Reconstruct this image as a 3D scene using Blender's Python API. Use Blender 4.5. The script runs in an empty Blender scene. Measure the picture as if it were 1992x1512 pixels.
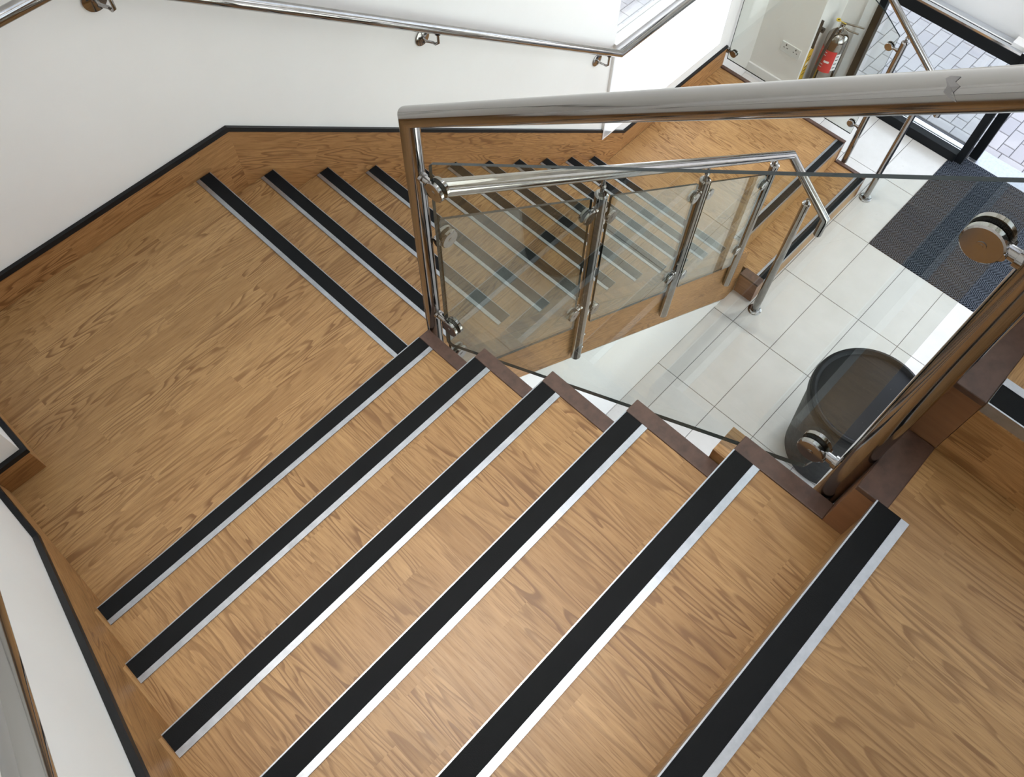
import bpy, bmesh, math, random
from mathutils import Vector, Matrix
random.seed(7)
S = bpy.context.scene
C = bpy.context.collection

# ------------------------------------------------------------------ camera, sky, sun, exposure
cd = bpy.data.cameras.new('camera')
cd.sensor_fit = 'HORIZONTAL'; cd.sensor_width = 36.0; cd.lens = 1638.56 / 1992 * 36.0
cd.clip_start = 0.02; cd.clip_end = 300
cam = bpy.data.objects.new('camera', cd); C.objects.link(cam)
cam.location = (-0.77903, -1.18082, 2.43178)
cam.rotation_euler = (0.485544, -0.014845, -0.80852)
S.camera = cam

w = bpy.data.worlds.new('sky'); S.world = w; w.use_nodes = True
nt = w.node_tree; bg = nt.nodes['Background']
sky = nt.nodes.new('ShaderNodeTexSky'); sky.sky_type = 'HOSEK_WILKIE'
sky.sun_direction = Vector((-0.2, 0.72, 0.66)).normalized(); sky.turbidity = 4.0; sky.ground_albedo = 0.5
hs = nt.nodes.new('ShaderNodeHueSaturation'); hs.inputs['Saturation'].default_value = 0.38
nt.links.new(sky.outputs[0], hs.inputs['Color']); nt.links.new(hs.outputs[0], bg.inputs['Color'])
bg.inputs['Strength'].default_value = 9.6

sd = bpy.data.lights.new('sun', 'SUN'); sd.energy = 2.2; sd.angle = math.radians(0.6); sd.color = (1, 0.95, 0.88)
sun = bpy.data.objects.new('sun', sd); C.objects.link(sun)
sun.rotation_euler = Vector((0.2, -0.72, -0.66)).to_track_quat('-Z', 'Y').to_euler()

S.view_settings.view_transform = 'Standard'; S.view_settings.look = 'None'
S.view_settings.gamma = 1.0; S.view_settings.exposure = 1.32
S.view_settings.use_curve_mapping = False
S.cycles.transparent_max_bounces = 32
S.cycles.max_bounces = 10
S.cycles.diffuse_bounces = 6
S.cycles.caustics_reflective = False

# ------------------------------------------------------------------ dimensions (metres, first landing = 0)
R = 0.17875                                   # rise
Y1, G1, XI, XO, W = -0.0529, 0.2495, 0.0317, -1.1324, 0.0623
X2, G2, YO2 = 0.047, 0.2471, 1.1226
Y3, G3, XO3, XI3 = 0.0446, 0.2457, 3.972, 2.7605
ZF, Z2, ZT = -13 * R, -11 * R, 6 * R
ZO = ZF - 0.036                               # paving outside
WY = 1.14                                     # back wall
WX = -1.155                                   # left wall

# ------------------------------------------------------------------ materials
MATS = {}
class N:
    def __init__(s, name):
        s.m = bpy.data.materials.new(name); s.m.use_nodes = True
        s.t = s.m.node_tree; s.b = s.t.nodes['Principled BSDF']; MATS[name] = s.m
    def new(s, typ, **kw):
        n = s.t.nodes.new(typ)
        for k, v in kw.items(): setattr(n, k, v)
        return n
    def put(s, sock, v):
        if hasattr(v, 'outputs'): v = v.outputs[0]
        if isinstance(v, bpy.types.NodeSocket): s.t.links.new(v, sock)
        else: sock.default_value = v
    def math(s, op, a, b=0.0, c=0.0):
        n = s.new('ShaderNodeMath', operation=op)
        for i, v in enumerate((a, b, c)): s.put(n.inputs[i], v)
        return n.outputs[0]
    def pos(s):
        g = s.new('ShaderNodeNewGeometry'); x = s.new('ShaderNodeSeparateXYZ'); s.t.links.new(g.outputs['Position'], x.inputs[0])
        return x.outputs
    def xyz(s, a, b, c):
        n = s.new('ShaderNodeCombineXYZ')
        for i, v in enumerate((a, b, c)): s.put(n.inputs[i], v)
        return n.outputs[0]
    def noise(s, vec, scale, detail=3, rough=.5, dist=0.0):
        n = s.new('ShaderNodeTexNoise'); s.put(n.inputs['Vector'], vec)
        n.inputs['Scale'].default_value = scale; n.inputs['Detail'].default_value = detail
        n.inputs['Roughness'].default_value = rough; n.inputs['Distortion'].default_value = dist
        return n.outputs[0]
    def white(s, vec):
        n = s.new('ShaderNodeTexWhiteNoise', noise_dimensions='3D'); s.put(n.inputs['Vector'], vec); return n.outputs[0]
    def ramp(s, fac, stops):
        n = s.new('ShaderNodeValToRGB'); s.put(n.inputs[0], fac); e = n.color_ramp.elements
        while len(e) < len(stops): e.new(0.5)
        for i, (p, c) in enumerate(stops): e[i].position = p; e[i].color = (*c, 1)
        return n.outputs[0]
    def mix(s, fac, a, b, typ='MIX'):
        n = s.new('ShaderNodeMix', data_type='RGBA', blend_type=typ)
        s.put(n.inputs[0], fac); s.put(n.inputs[6], a); s.put(n.inputs[7], b); return n.outputs[2]
    def bump(s, h, strength=.2, dist=.002):
        n = s.new('ShaderNodeBump'); s.put(n.inputs['Height'], h); n.inputs['Strength'].default_value = strength; n.inputs['Distance'].default_value = dist
        s.t.links.new(n.outputs[0], s.b.inputs['Normal'])
    def set(s, col=None, rough=None, metal=None, spec=None, **kw):
        if col is not None: s.put(s.b.inputs['Base Color'], (*col, 1) if isinstance(col, tuple) and len(col) == 3 else col)
        if rough is not None: s.put(s.b.inputs['Roughness'], rough)
        if metal is not None: s.b.inputs['Metallic'].default_value = metal
        if spec is not None: s.b.inputs['Specular IOR Level'].default_value = spec
        for k, v in kw.items(): s.b.inputs[k].default_value = v
        return s.m

def oak(name, grain, across, tint=(1, 1, 1), rough=.36, sw=.074, sl=.46, seed=0.0, slope=0.0):
    """printed oak strip vinyl: grain = index of world axis along the grain, across = the other axis"""
    n = N(name); p = n.pos(); u = p[grain]; v = p[across]
    if slope:                                   # grain turned to run along a pitch
        q = math.sqrt(1 + slope * slope); u, v = n.math('MULTIPLY', n.math('ADD', u, n.math('MULTIPLY', v, slope)), 1 / q), n.math('MULTIPLY', n.math('SUBTRACT', v, n.math('MULTIPLY', u, slope)), 1 / q)
    u = n.math('ADD', u, 7.3 + seed); v = n.math('ADD', v, 5.1 + seed)
    row = n.math('FLOOR', n.math('DIVIDE', v, sw))
    off = n.white(n.xyz(row, 3.1, seed))
    cu = n.math('ADD', n.math('DIVIDE', u, sl), n.math('MULTIPLY', off, 5.0))
    col = n.math('FLOOR', cu)
    rid = n.white(n.xyz(row, col, 1.7 + seed)); rid2 = n.white(n.xyz(col, row, 9.2))
    # grain coordinates differ from strip to strip
    gu = n.math('ADD', u, n.math('MULTIPLY', rid, 37.0)); gv = n.math('ADD', v, n.math('MULTIPLY', rid2, 11.0))
    base = n.noise(n.xyz(n.math('MULTIPLY', gu, 1.6), n.math('MULTIPLY', gv, 14.0), 0.0), 1.0, 2, .45, .25)
    ring = n.math('FRACT', n.math('MULTIPLY', base, 15.0))
    ringm = n.ramp(ring, [(0.0, (0, 0, 0)), (.50, (.10, .10, .10)), (.80, (1, 1, 1)), (.93, (1, 1, 1)), (1.0, (.05, .05, .05))])
    where = n.ramp(n.noise(n.xyz(n.math('MULTIPLY', gu, 1.1), n.math('MULTIPLY', gv, 5.0), 4.0), 1.0, 1), [(.36, (.12, .12, .12)), (.60, (1, 1, 1))])
    fine = n.noise(n.xyz(n.math('MULTIPLY', gu, 6.0), n.math('MULTIPLY', gv, 130.0), 0.0), 1.0, 3, .6)
    pores = n.ramp(n.noise(n.xyz(n.math('MULTIPLY', gu, 16.0), n.math('MULTIPLY', gv, 330.0), 0.0), 1.0, 2, .6), [(.54, (0, 0, 0)), (.64, (1, 1, 1))])
    cloud = n.noise(n.xyz(n.math('MULTIPLY', u, 1.3), n.math('MULTIPLY', v, 3.0), 2.0), 2.0, 3)
    t = lambda c: tuple(a * b * k for a, b, k in zip(c, tint, (.90, .822, .672)))
    c = n.ramp(rid, [(0, t((.42, .262, .128))), (.35, t((.50, .325, .165))), (.7, t((.57, .375, .198))), (1, t((.45, .283, .140)))])
    c = n.mix(n.math('MULTIPLY', n.ramp(fine, [(.36, (0, 0, 0)), (.62, (1, 1, 1))]), .55), c, (*t((.31, .17, .07)), 1))
    c = n.mix(n.math('MULTIPLY', n.math('MULTIPLY', ringm, where), .92), c, (*t((.195, .098, .038)), 1))
    c = n.mix(n.math('MULTIPLY', pores, .55), c, (*t((.22, .115, .045)), 1))
    c = n.mix(n.math('MULTIPLY', cloud, .2), c, (*t((.44, .255, .112)), 1))
    n.bump(fine, .06, .0006)
    return n.set(c, n.math('ADD', rough, n.math('MULTIPLY', fine, .1)), 0, .4)

def build_materials():
    oak('oak_x', 0, 1); oak('oak_y', 1, 0); oak('oak_yx', 1, 0, seed=2.0)
    oak('oak_zx', 2, 0, rough=.3); oak('oak_pitch_x', 0, 2, tint=(.92, .82, .74), rough=.45, sw=.09, sl=.8, slope=-.7234); oak('oak_pitch_y', 1, 2, tint=(.95, .87, .8), rough=.45, sw=.09, sl=.8, slope=-.7164); oak('oak_xz', 0, 2, tint=(.92, .82, .74), rough=.5); oak('oak_yz', 1, 2, tint=(.95, .87, .8), rough=.5)
    n = N('wall_paint'); p = n.new('ShaderNodeNewGeometry').outputs['Position']
    v = n.noise(p, 2.2, 4, .6); sc = n.noise(p, 60, 2)
    n.bump(sc, .05, .001)
    n.set(n.ramp(v, [(.3, (.865, .845, .81)), (.7, (.89, .875, .845))]), .55, 0, .3)
    n = N('white_gloss'); n.set((.86, .86, .86), .25)
    n = N('white_lining'); n.set((.82, .84, .84), .4)
    n = N('steel_polished'); p = n.new('ShaderNodeNewGeometry').outputs['Position']
    v = n.noise(p, 18, 4, .7)
    n.set(n.ramp(v, [(.3, (.30, .283, .265)), (.7, (.37, .352, .335))]), n.math('ADD', .04, n.math('MULTIPLY', v, .05)), 1)
    n = N('steel_satin'); v = n.noise(n.new('ShaderNodeNewGeometry').outputs['Position'], 9, 5, .7)
    n.set((.33, .312, .295), n.math('ADD', .06, n.math('MULTIPLY', v, .10)), 1)
    n = N('aluminium'); v = n.noise(n.new('ShaderNodeNewGeometry').outputs['Position'], 40, 3, .7)
    n.set(n.ramp(v, [(.3, (.36, .375, .40)), (.7, (.45, .465, .49))]), n.math('ADD', .28, n.math('MULTIPLY', v, .15)), .92)
    n = N('rubber'); v = n.noise(n.new('ShaderNodeNewGeometry').outputs['Position'], 500, 2, .7); n.bump(v, .5, .0008)
    n.set((.0045, .005, .0055), .7, 0, .18)
    n = N('black_trim'); n.set((.007, .007, .008), .5, 0, .3)
    n = N('dark_stain'); p = n.pos(); f = n.noise(n.xyz(n.math('MULTIPLY', p[0], 40.0), n.math('MULTIPLY', p[1], 40.0), n.math('MULTIPLY', p[2], 200.0)), 1.0, 3, .6)
    n.set(n.ramp(f, [(.3, (.060, .030, .020)), (.7, (.105, .055, .037))]), .5)
    n = N('brown_string'); p = n.pos(); f = n.noise(n.xyz(n.math('MULTIPLY', p[0], 3.0), n.math('MULTIPLY', p[1], 3.0), n.math('MULTIPLY', p[2], 40.0)), 1.0, 3, .6)
    n.set(n.ramp(f, [(.3, (.20, .090, .042)), (.7, (.28, .135, .064))]), .38)
    n = N('tile'); p = n.new('ShaderNodeNewGeometry').outputs['Position']
    oi = n.new('ShaderNodeObjectInfo').outputs['Random']
    v = n.noise(p, 7, 5, .65)
    c = n.ramp(v, [(.3, (.58, .565, .535)), (.7, (.645, .63, .605))])
    c = n.mix(n.math('MULTIPLY', oi, .25), c, (.60, .58, .55, 1))
    sp = n.ramp(n.noise(p, 38, 2, .5), [(.22, (1, 1, 1)), (.27, (0, 0, 0))])
    c = n.mix(n.math('MULTIPLY', sp, .25), c, (.3, .28, .26, 1))
    n.set(c, n.math('ADD', .13, n.math('MULTIPLY', v, .14)), 0, .55)
    n = N('grout'); n.set((.12, .115, .11), .9)
    n = N('paver'); p = n.new('ShaderNodeNewGeometry').outputs['Position']; oi = n.new('ShaderNodeObjectInfo').outputs['Random']
    v = n.noise(p, 55, 4, .75); c = n.ramp(oi, [(0, (.42, .40, .42)), (.5, (.47, .45, .46)), (1, (.52, .49, .49))])
    c = n.mix(n.math('MULTIPLY', v, .4), c, (.36, .345, .36, 1)); n.bump(v, .3, .003); n.set(c, .85)
    n = N('paver_joint'); n.set((.10, .10, .11), .95)
    n = N('concrete'); n.set(n.ramp(n.noise(n.new('ShaderNodeNewGeometry').outputs['Position'], 4, 5), [(.3, (.40, .39, .38)), (.7, (.46, .45, .44))]), .9)
    n = N('black_frame'); n.set((.009, .010, .011), .5, 0, .12)
    n = N('black_plastic'); v = n.noise(n.new('ShaderNodeNewGeometry').outputs['Position'], 30, 4, .7)
    sp = n.ramp(n.noise(n.new('ShaderNodeNewGeometry').outputs['Position'], 90, 1, .5), [(.76, (0, 0, 0)), (.8, (1, 1, 1))])
    n.set(n.mix(n.math('MULTIPLY', sp, .35), (.0045, .0045, .005, 1), (.2, .2, .19, 1)), n.math('ADD', .35, n.math('MULTIPLY', v, .2)), 0, .22)
    n = N('hose'); n.set((.012, .012, .012), .4)
    n = N('label_red'); n.set((.62, .020, .026), .35)
    n = N('label_white'); n.set((.80, .80, .80), .4)
    n = N('label_yellow'); n.set((.72, .45, .03), .4)
    n = N('yellow'); n.set((.75, .52, .04), .4)
    n = N('panel_grey'); n.set((.80, .80, .81), .5)
    n = N('alu_bright'); n.set((.80, .82, .86), .12, 1)
    n = N('socket_white'); n.set((.74, .74, .72), .35)
    n = N('dark_hole'); n.set((.02, .02, .02), .6)
    n = N('lamp_white'); n.b.inputs['Emission Color'].default_value = (1, .97, .92, 1); n.b.inputs['Emission Strength'].default_value = 6.0; n.set((.9, .9, .9), .5)
    n = N('scuff'); n.set((.20, .19, .185), .8)
    # herringbone carpet: chevrons along Y, ribs turn every 55 mm
    n = N('mat'); p = n.pos(); oi = n.new('ShaderNodeObjectInfo').outputs['Random']
    band = .105
    tri = n.math('PINGPONG', n.math('ADD', p[0], 10.0), band / 2)
    k = n.math('ADD', n.math('MULTIPLY', tri, 1.5), n.math('ADD', p[1], 10.0))
    rib = n.math('PINGPONG', k, .0118)
    ribm = n.ramp(n.math('MULTIPLY', rib, 1 / .0118), [(.40, (0, 0, 0)), (.62, (1, 1, 1))])
    c = n.mix(ribm, (.003, .0035, .005, 1), (.10, .112, .135, 1))
    c = n.mix(n.math('MULTIPLY', oi, .3), c, (.012, .016, .028, 1))
    n.bump(ribm, .5, .003); n.set(c, .95, 0, .1)
    # clear balustrade glass: a thin tinted sheet, and its green edge
    for nm, col in (('glass', (.895, .908, .885)), ('glass_clear', (.975, .985, .98))):
        n = N(nm); t = n.t
        tr = n.new('ShaderNodeBsdfTransparent'); tr.inputs[0].default_value = (*col, 1)
        gl = n.new('ShaderNodeBsdfGlossy'); gl.inputs['Roughness'].default_value = 0.0; gl.inputs[0].default_value = (.95, 1, .98, 1)
        g = n.new('ShaderNodeNewGeometry'); dp = n.new('ShaderNodeVectorMath', operation='DOT_PRODUCT')
        t.links.new(g.outputs['Incoming'], dp.inputs[0]); t.links.new(g.outputs['Normal'], dp.inputs[1])
        cs = n.math('ABSOLUTE', dp.outputs['Value']); fr = n.math('ADD', .04, n.math('MULTIPLY', .96, n.math('POWER', n.math('SUBTRACT', 1.0, cs), 5.0)))
        mx = n.new('ShaderNodeMixShader'); t.links.new(fr, mx.inputs[0]); t.links.new(tr.outputs[0], mx.inputs[1]); t.links.new(gl.outputs[0], mx.inputs[2])
        t.links.new(mx.outputs[0], t.nodes['Material Output'].inputs[0])
    n = N('glass_edge'); n.set((.012, .020, .019), .25, 0, .12)
    n = N('opal'); t = n.t                          # white opal sheet that lets daylight through
    tl = n.new('ShaderNodeBsdfTranslucent'); tl.inputs[0].default_value = (.92, .93, .95, 1)
    df = n.new('ShaderNodeBsdfDiffuse'); df.inputs[0].default_value = (.9, .9, .9, 1)
    mx = n.new('ShaderNodeMixShader'); mx.inputs[0].default_value = .6
    t.links.new(df.outputs[0], mx.inputs[1]); t.links.new(tl.outputs[0], mx.inputs[2]); t.links.new(mx.outputs[0], t.nodes['Material Output'].inputs[0])
build_materials()

# ------------------------------------------------------------------ mesh helpers
class B:
    def __init__(s): s.bm = bmesh.new()
    def box(s, x0, x1, y0, y1, z0, z1):
        v = [s.bm.verts.new((x, y, z)) for z in (z0, z1) for y in (y0, y1) for x in (x0, x1)]
        for f in ((0, 2, 3, 1), (4, 5, 7, 6), (0, 1, 5, 4), (2, 6, 7, 3), (0, 4, 6, 2), (1, 3, 7, 5)): s.bm.faces.new([v[i] for i in f])
        return s
    def prism(s, pts, ax, a, b):
        """polygon pts extruded along axis ax (0,1,2) from a to b; pts hold the other two coords in order"""
        def mk(q, t):
            q = list(q); q.insert(ax, t); return s.bm.verts.new(q)
        A = [mk(q, a) for q in pts]; D = [mk(q, b) for q in pts]; n = len(pts)
        s.bm.faces.new(A); s.bm.faces.new(D[::-1])
        for i in range(n): s.bm.faces.new((A[i], D[i], D[(i + 1) % n], A[(i + 1) % n]))
        return s
    def ring(s, c, u, v, r, n): return [s.bm.verts.new(c + (u * math.cos(6.283185 * i / n) + v * math.sin(6.283185 * i / n)) * r) for i in range(n)]
    def tube(s, pts, r, n=20, cap=True, radii=None):
        pts = [Vector(p) for p in pts]; rings = []
        d0 = (pts[1] - pts[0]).normalized()
        up = Vector((0, 0, 1)) if abs(d0.z) < .95 else Vector((0, 1, 0))
        u = d0.cross(up).normalized(); v = u.cross(d0).normalized()
        for i, p in enumerate(pts):
            din = (p - pts[i - 1]).normalized() if i else d0
            dout = (pts[i + 1] - p).normalized() if i < len(pts) - 1 else din
            if i:      # carry the frame along, then lay the ring in the mitre plane
                pass
            nrm = (din + dout).normalized()
            rr = radii[i] if radii else r
            ringv = []
            for k in range(n):
                a = 6.283185 * k / n; o = (u * math.cos(a) + v * math.sin(a)) * rr
                t = -(o.dot(nrm)) / max(1e-6, din.dot(nrm)); ringv.append(s.bm.verts.new(p + o + din * t))
            rings.append(ringv)
            if i < len(pts) - 1 and (din - dout).length > 1e-6:
                q = din.rotation_difference(dout); u = q @ u; v = q @ v
        for a, b in zip(rings, rings[1:]):
            for k in range(n): s.bm.faces.new((a[k], a[(k + 1) % n], b[(k + 1) % n], b[k]))
        if cap: s.bm.faces.new(rings[0][::-1]); s.bm.faces.new(rings[-1])
        return s
    def cyl(s, p, q, r, n=20): return s.tube([p, q], r, n)
    def lathe(s, c, prof, n=40, axis=None):
        c = Vector(c); rings = []
        for r, z in prof:
            rings.append([s.bm.verts.new(c + Vector((r * math.cos(6.283185 * i / n), r * math.sin(6.283185 * i / n), z))) for i in range(n)])
        for a, b in zip(rings, rings[1:]):
            for k in range(n): s.bm.faces.new((a[k], a[(k + 1) % n], b[(k + 1) % n], b[k]))
        if prof[0][0] > 1e-4: s.bm.faces.new(rings[0][::-1])
        if prof[-1][0] > 1e-4: s.bm.faces.new(rings[-1])
        return s

def link(name, me, parent=None):
    o = bpy.data.objects.new(name, me); C.objects.link(o)
    if parent is not None: o.parent = parent
    return o
def wloc(o):
    v = Vector((0, 0, 0))
    while o is not None: v += o.location; o = o.parent
    return v
def ob(name, b, mat, parent=None, smooth=False, bevel=0.0, label=None, origin=None):
    """mesh built in world coordinates -> object whose origin is its own middle"""
    bm = b.bm
    bmesh.ops.remove_doubles(bm, verts=bm.verts, dist=1e-6) if False else None
    bmesh.ops.recalc_face_normals(bm, faces=bm.faces)
    vs = [v.co for v in bm.verts]
    o0 = Vector(origin) if origin is not None else Vector([(min(v[i] for v in vs) + max(v[i] for v in vs)) / 2 for i in range(3)])
    bmesh.ops.translate(bm, verts=bm.verts, vec=-o0)
    me = bpy.data.meshes.new(name); bm.to_mesh(me); bm.free()
    me.materials.append(MATS[mat])
    if smooth:
        me.polygons.foreach_set('use_smooth', [True] * len(me.polygons)); me.set_sharp_from_angle(angle=math.radians(38))
    o = link(name, me, parent)
    o.location = o0 - (wloc(parent) if parent is not None else Vector((0, 0, 0)))
    if bevel:
        m = o.modifiers.new('bevel', 'BEVEL'); m.width = bevel; m.segments = 2; m.limit_method = 'ANGLE'; m.angle_limit = math.radians(40)
    if label: o['label'] = label
    return o
def thing(name, loc, label, cat, group=None):
    o = link(name, None); o.location = loc; o.empty_display_size = .1; o['label'] = label; o['category'] = cat
    if group: o['group'] = group
    return o
def tag(o, label, cat, group=None):
    o['label'] = label; o['category'] = cat
    if group: o['group'] = group
    return o
def struct(o, label=None, cat=None):
    o['kind'] = 'structure'
    if label: o['label'] = label
    if cat: o['category'] = cat
    return o
def sroot(name, loc=(0, 0, 0), label=None, cat=None):
    o = link(name, None); o.location = loc; return struct(o, label, cat)

# ------------------------------------------------------------------ room shell
ZC = 5.3
# back wall, window opening x 2.58..3.84, z -1.68..-0.2
WX0, WX1, WZ0, WZS, WZ1 = 2.585, 3.845, -1.672, -0.93, -0.25
wb = B().box(-1.4, WX0, WY, WY + .26, ZF - .05, ZC).box(WX1, 4.9, WY, WY + .26, ZF - .05, ZC)
wb.box(WX0, WX1, WY, WY + .26, ZF - .05, WZ0).box(WX0, WX1, WY, WY + .26, WZ1, ZC)
struct(ob('wall_back', wb, 'wall_paint'), 'white painted back wall running down beside the long flight', 'wall')
wl = B().box(WX - .25, WX, -2.8, .535, ZF, ZC).box(WX - .25, -1.035, .535, WY, ZF, ZC)
struct(ob('wall_left', wl, 'wall_paint'), 'white painted wall on the left with a small projecting corner', 'wall')
# front wall behind the viewer; its unseen openings are added to let daylight in
wf = B().box(-1.4, 4.9, -2.8, -2.6, .35, 2.0).box(-1.4, 4.9, -2.8, -2.6, 4.8, ZC).box(-1.4, 1.1, -2.8, -2.6, 2.0, 4.8).box(4.4, 4.9, -2.8, -2.6, 2.0, 4.8).box(-1.4, .9, -2.8, -2.6, ZF - .05, .35).box(4.4, 4.9, -2.8, -2.6, ZF - .05, .35)
w5 = sroot('added_light_window', (2.6, -2.7, ZF), 'added glazing on the unseen near side, letting light into the hall', 'window')  # invented glazing, put in to throw daylight onto the tiles and back wall
for a in (.9, 2.05, 3.2, 4.34): ob('mullion', B().box(a, a + .06, -2.74, -2.66, ZF, .35), 'black_frame', w5)
for a in (.96, 2.11, 3.26): ob('pane', B().box(a, a + 1.08, -2.703, -2.697, ZF, .35), 'glass_clear', w5)
struct(ob('wall_front', wf, 'wall_paint'), 'white wall on the near side of the stairwell', 'wall')
# right hand wall: boxed-out part with the socket, then lining, the glazed front above and below
wr = B().box(4.47, 4.95, .72, WY, ZF - .05, ZC).box(4.87, 4.95, .574, .72, ZF - .05, ZC)
wr.box(4.82, 4.95, -2.8, .574, 0.15, .55).box(4.82, 4.95, -2.8, .574, 4.9, ZC).box(4.82, 4.95, -2.8, -2.05, ZF - .05, ZC)
struct(ob('wall_right', wr, 'wall_paint'), 'white wall by the entrance holding the double socket', 'wall')
struct(ob('trim_1', B().box(4.845, 4.93, .49, .574, ZF, .15), 'white_lining', bevel=.004), 'white lining beside the black entrance frame', 'trim')
struct(ob('ceiling', B().box(-1.4, 4.95, -2.8, -1.5, ZC, ZC + .2).box(-1.4, 4.95, .7, 1.4, ZC, ZC + .2).box(-1.4, .6, -1.5, .7, ZC, ZC + .2).box(4.0, 4.95, -1.5, .7, ZC, ZC + .2), 'wall_paint'), 'white ceiling of the stairwell', 'ceiling')
wk = sroot('added_rooflight', (1.7, -.4, ZC + .15), 'added unseen rooflight that brightens the stairwell', 'window')  # invented roof opening, put in for more sky light on the stairs
for a in (.6, 1.71, 2.83): ob('pane', B().box(a + .03, a + 1.1, -1.47, .67, ZC + .14, ZC + .146), 'glass_clear', wk)
for a in (1.70, 2.82): ob('glazing_bar', B().box(a - .02, a + .04, -1.5, .7, ZC + .1, ZC + .16), 'white_gloss', wk)

# ground floor: grout bed with tiles laid on it
flo = struct(ob('floor', B().box(-1.2, 4.95, -2.8, 1.2, ZF - .12, ZF - .004), 'grout'), 'pale tiled ground floor below the stairs', 'floor')
TX0, TY0, TX, TY = 2.4846, -.2092, .6, .3
def clip(a, b, lo, hi): return max(a, lo), min(b, hi)
tile_cache = {}
def floor_tile(x0, x1, y0, y1):
    g = .0017; sx, sy = round(x1 - x0 - 2 * g, 4), round(y1 - y0 - 2 * g, 4)
    if sx < .02 or sy < .02: return
    if (sx, sy) not in tile_cache:
        b = B().box(-sx / 2, sx / 2, -sy / 2, sy / 2, -.01, 0); bmesh.ops.bevel(b.bm, geom=[e for e in b.bm.edges if all(v.co.z > -.001 for v in e.verts)], offset=.0014, segments=1, affect='EDGES')
        bmesh.ops.recalc_face_normals(b.bm, faces=b.bm.faces)
        me = bpy.data.meshes.new('floor_tile'); b.bm.to_mesh(me); b.bm.free(); me.materials.append(MATS['tile']); tile_cache[(sx, sy)] = me
    o = link('floor_tile', tile_cache[(sx, sy)], flo); o.location = Vector(((x0 + x1) / 2, (y0 + y1) / 2, ZF)) - wloc(flo)
for i in range(-3, 4):
    for j in range(-5, 8):
        x0, x1 = TX0 + i * TX, TX0 + (i + 1) * TX; y1, y0 = TY0 - j * TY, TY0 - (j + 1) * TY
        x0, x1 = clip(x0, x1, .3, 4.78); y0, y1 = clip(y0, y1, -2.59, WY)
        if x1 <= x0 or y1 <= y0: continue
        xm, ym = (x0 + x1) / 2, (y0 + y1) / 2
        if xm > 3.6847 and -2.009 < ym < -.509: continue            # mat well
        if xm < 2.45 and ym > .1: continue                          # under the flight
        if ym > .1 and xm < 3.7: continue                           # under the lower landing
        if y1 > -.05 and xm < 2.69: y1 = -.05
        floor_tile(x0, x1, y0, y1)
# entrance mat of carpet tiles
mat = thing('entrance_mat', (4.28, -1.25, ZF), 'charcoal zigzag-ribbed entrance mat let into the tiles by the door', 'mat')
ys = [-.509, -.785, -1.235, -1.685, -2.009]; xs = [3.686, 4.186, 4.686, 4.885]
for a, b_ in zip(ys, ys[1:]):
    for c_, d_ in zip(xs, xs[1:]):
        ob('carpet_tile', B().box(c_ + .0008, d_ - .0008, b_ + .0008, a - .0008, ZF - .0035, ZF + .004), 'mat', mat)

# ------------------------------------------------------------------ stair parts
def nosing(par, ax, front, dirn, a, b, z):
    """ax: axis the nosing runs along (0 = x, 1 = y); front: front line; dirn: sign of the downhill direction"""
    def bx(f0, f1, z0, z1, e=0.0):
        lo, hi = sorted((front - dirn * f0, front - dirn * f1))
        return (a + e, b - e, lo, hi, z0, z1) if ax == 0 else (lo, hi, a + e, b - e, z0, z1)
    t = B().box(*bx(-.001, W, z + .0002, z + .0022)).box(*bx(-.0015, .0012, z - .022, z + .0052)).box(*bx(W - .0155, W, z + .0022, z + .0042))
    o = ob('nosing', t, 'aluminium', par)
    ob('grip_insert', B().box(*bx(.0016, W - .0158, z + .0022, z + .0050, .0004)), 'rubber', o, label='black ribbed grip strip')
    return o

# upper flight next to the viewer (downhill towards +y)
f1 = thing('stair_flight', (-.55, -.05, 0), 'wide foreground flight of pale oak-effect steps with six black-edged nosings', 'stairs')
yk = lambda k: Y1 - (k - 1) * G1
for k in range(1, 6):
    ob('tread', B().box(WX + .012, XI, yk(k + 1) - .004, yk(k) - .001, k * R - .028, k * R), 'oak_y', f1)
for k in range(1, 7):
    ob('riser', B().box(WX + .012, XI, yk(k) - .018, yk(k) - .003, (k - 1) * R - (.0 if k > 1 else 0), k * R - .028 if k < 6 else k * R - .04), 'oak_zx', f1)
    nosing(f1, 0, yk(k), 1, XO, XI - .0005, k * R)
ob('soffit', B().prism([(yk(1) - .02, 0.0), (yk(1) - .02, -.03), (yk(6) - .018, 5 * R - .15), (yk(6) - .018, 5 * R - .03)], 0, WX + .012, .030), 'wall_paint', f1)
# outer cut string and its dark caps
pts = [(yk(1) - .001, -.02)]
for k in range(1, 6): pts += [(yk(k) - .001, k * R - .012), (yk(k + 1) - .001, k * R - .012)]
pts[-1] = (-1.2605, 5 * R - .012); pts += [(-1.2605, 5 * R - .26), (yk(1) - .05, -.1)]
ob('string_board', B().prism(pts, 0, XI + .0008, .0725), 'brown_string', f1)
for k in range(1, 6):
    ob('string_cap', B().box(XI + .0005, .0735, max(yk(k + 1) + .0005, -1.2605), yk(k) + .0015, k * R - .0115, k * R + .003), 'dark_stain', f1, bevel=.002)
ob('string_block', B().box(.0745, .15, -1.209, -1.005, .42, .755), 'oak_y', f1, label='pale oak block at the outer foot of the corner post')

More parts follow.
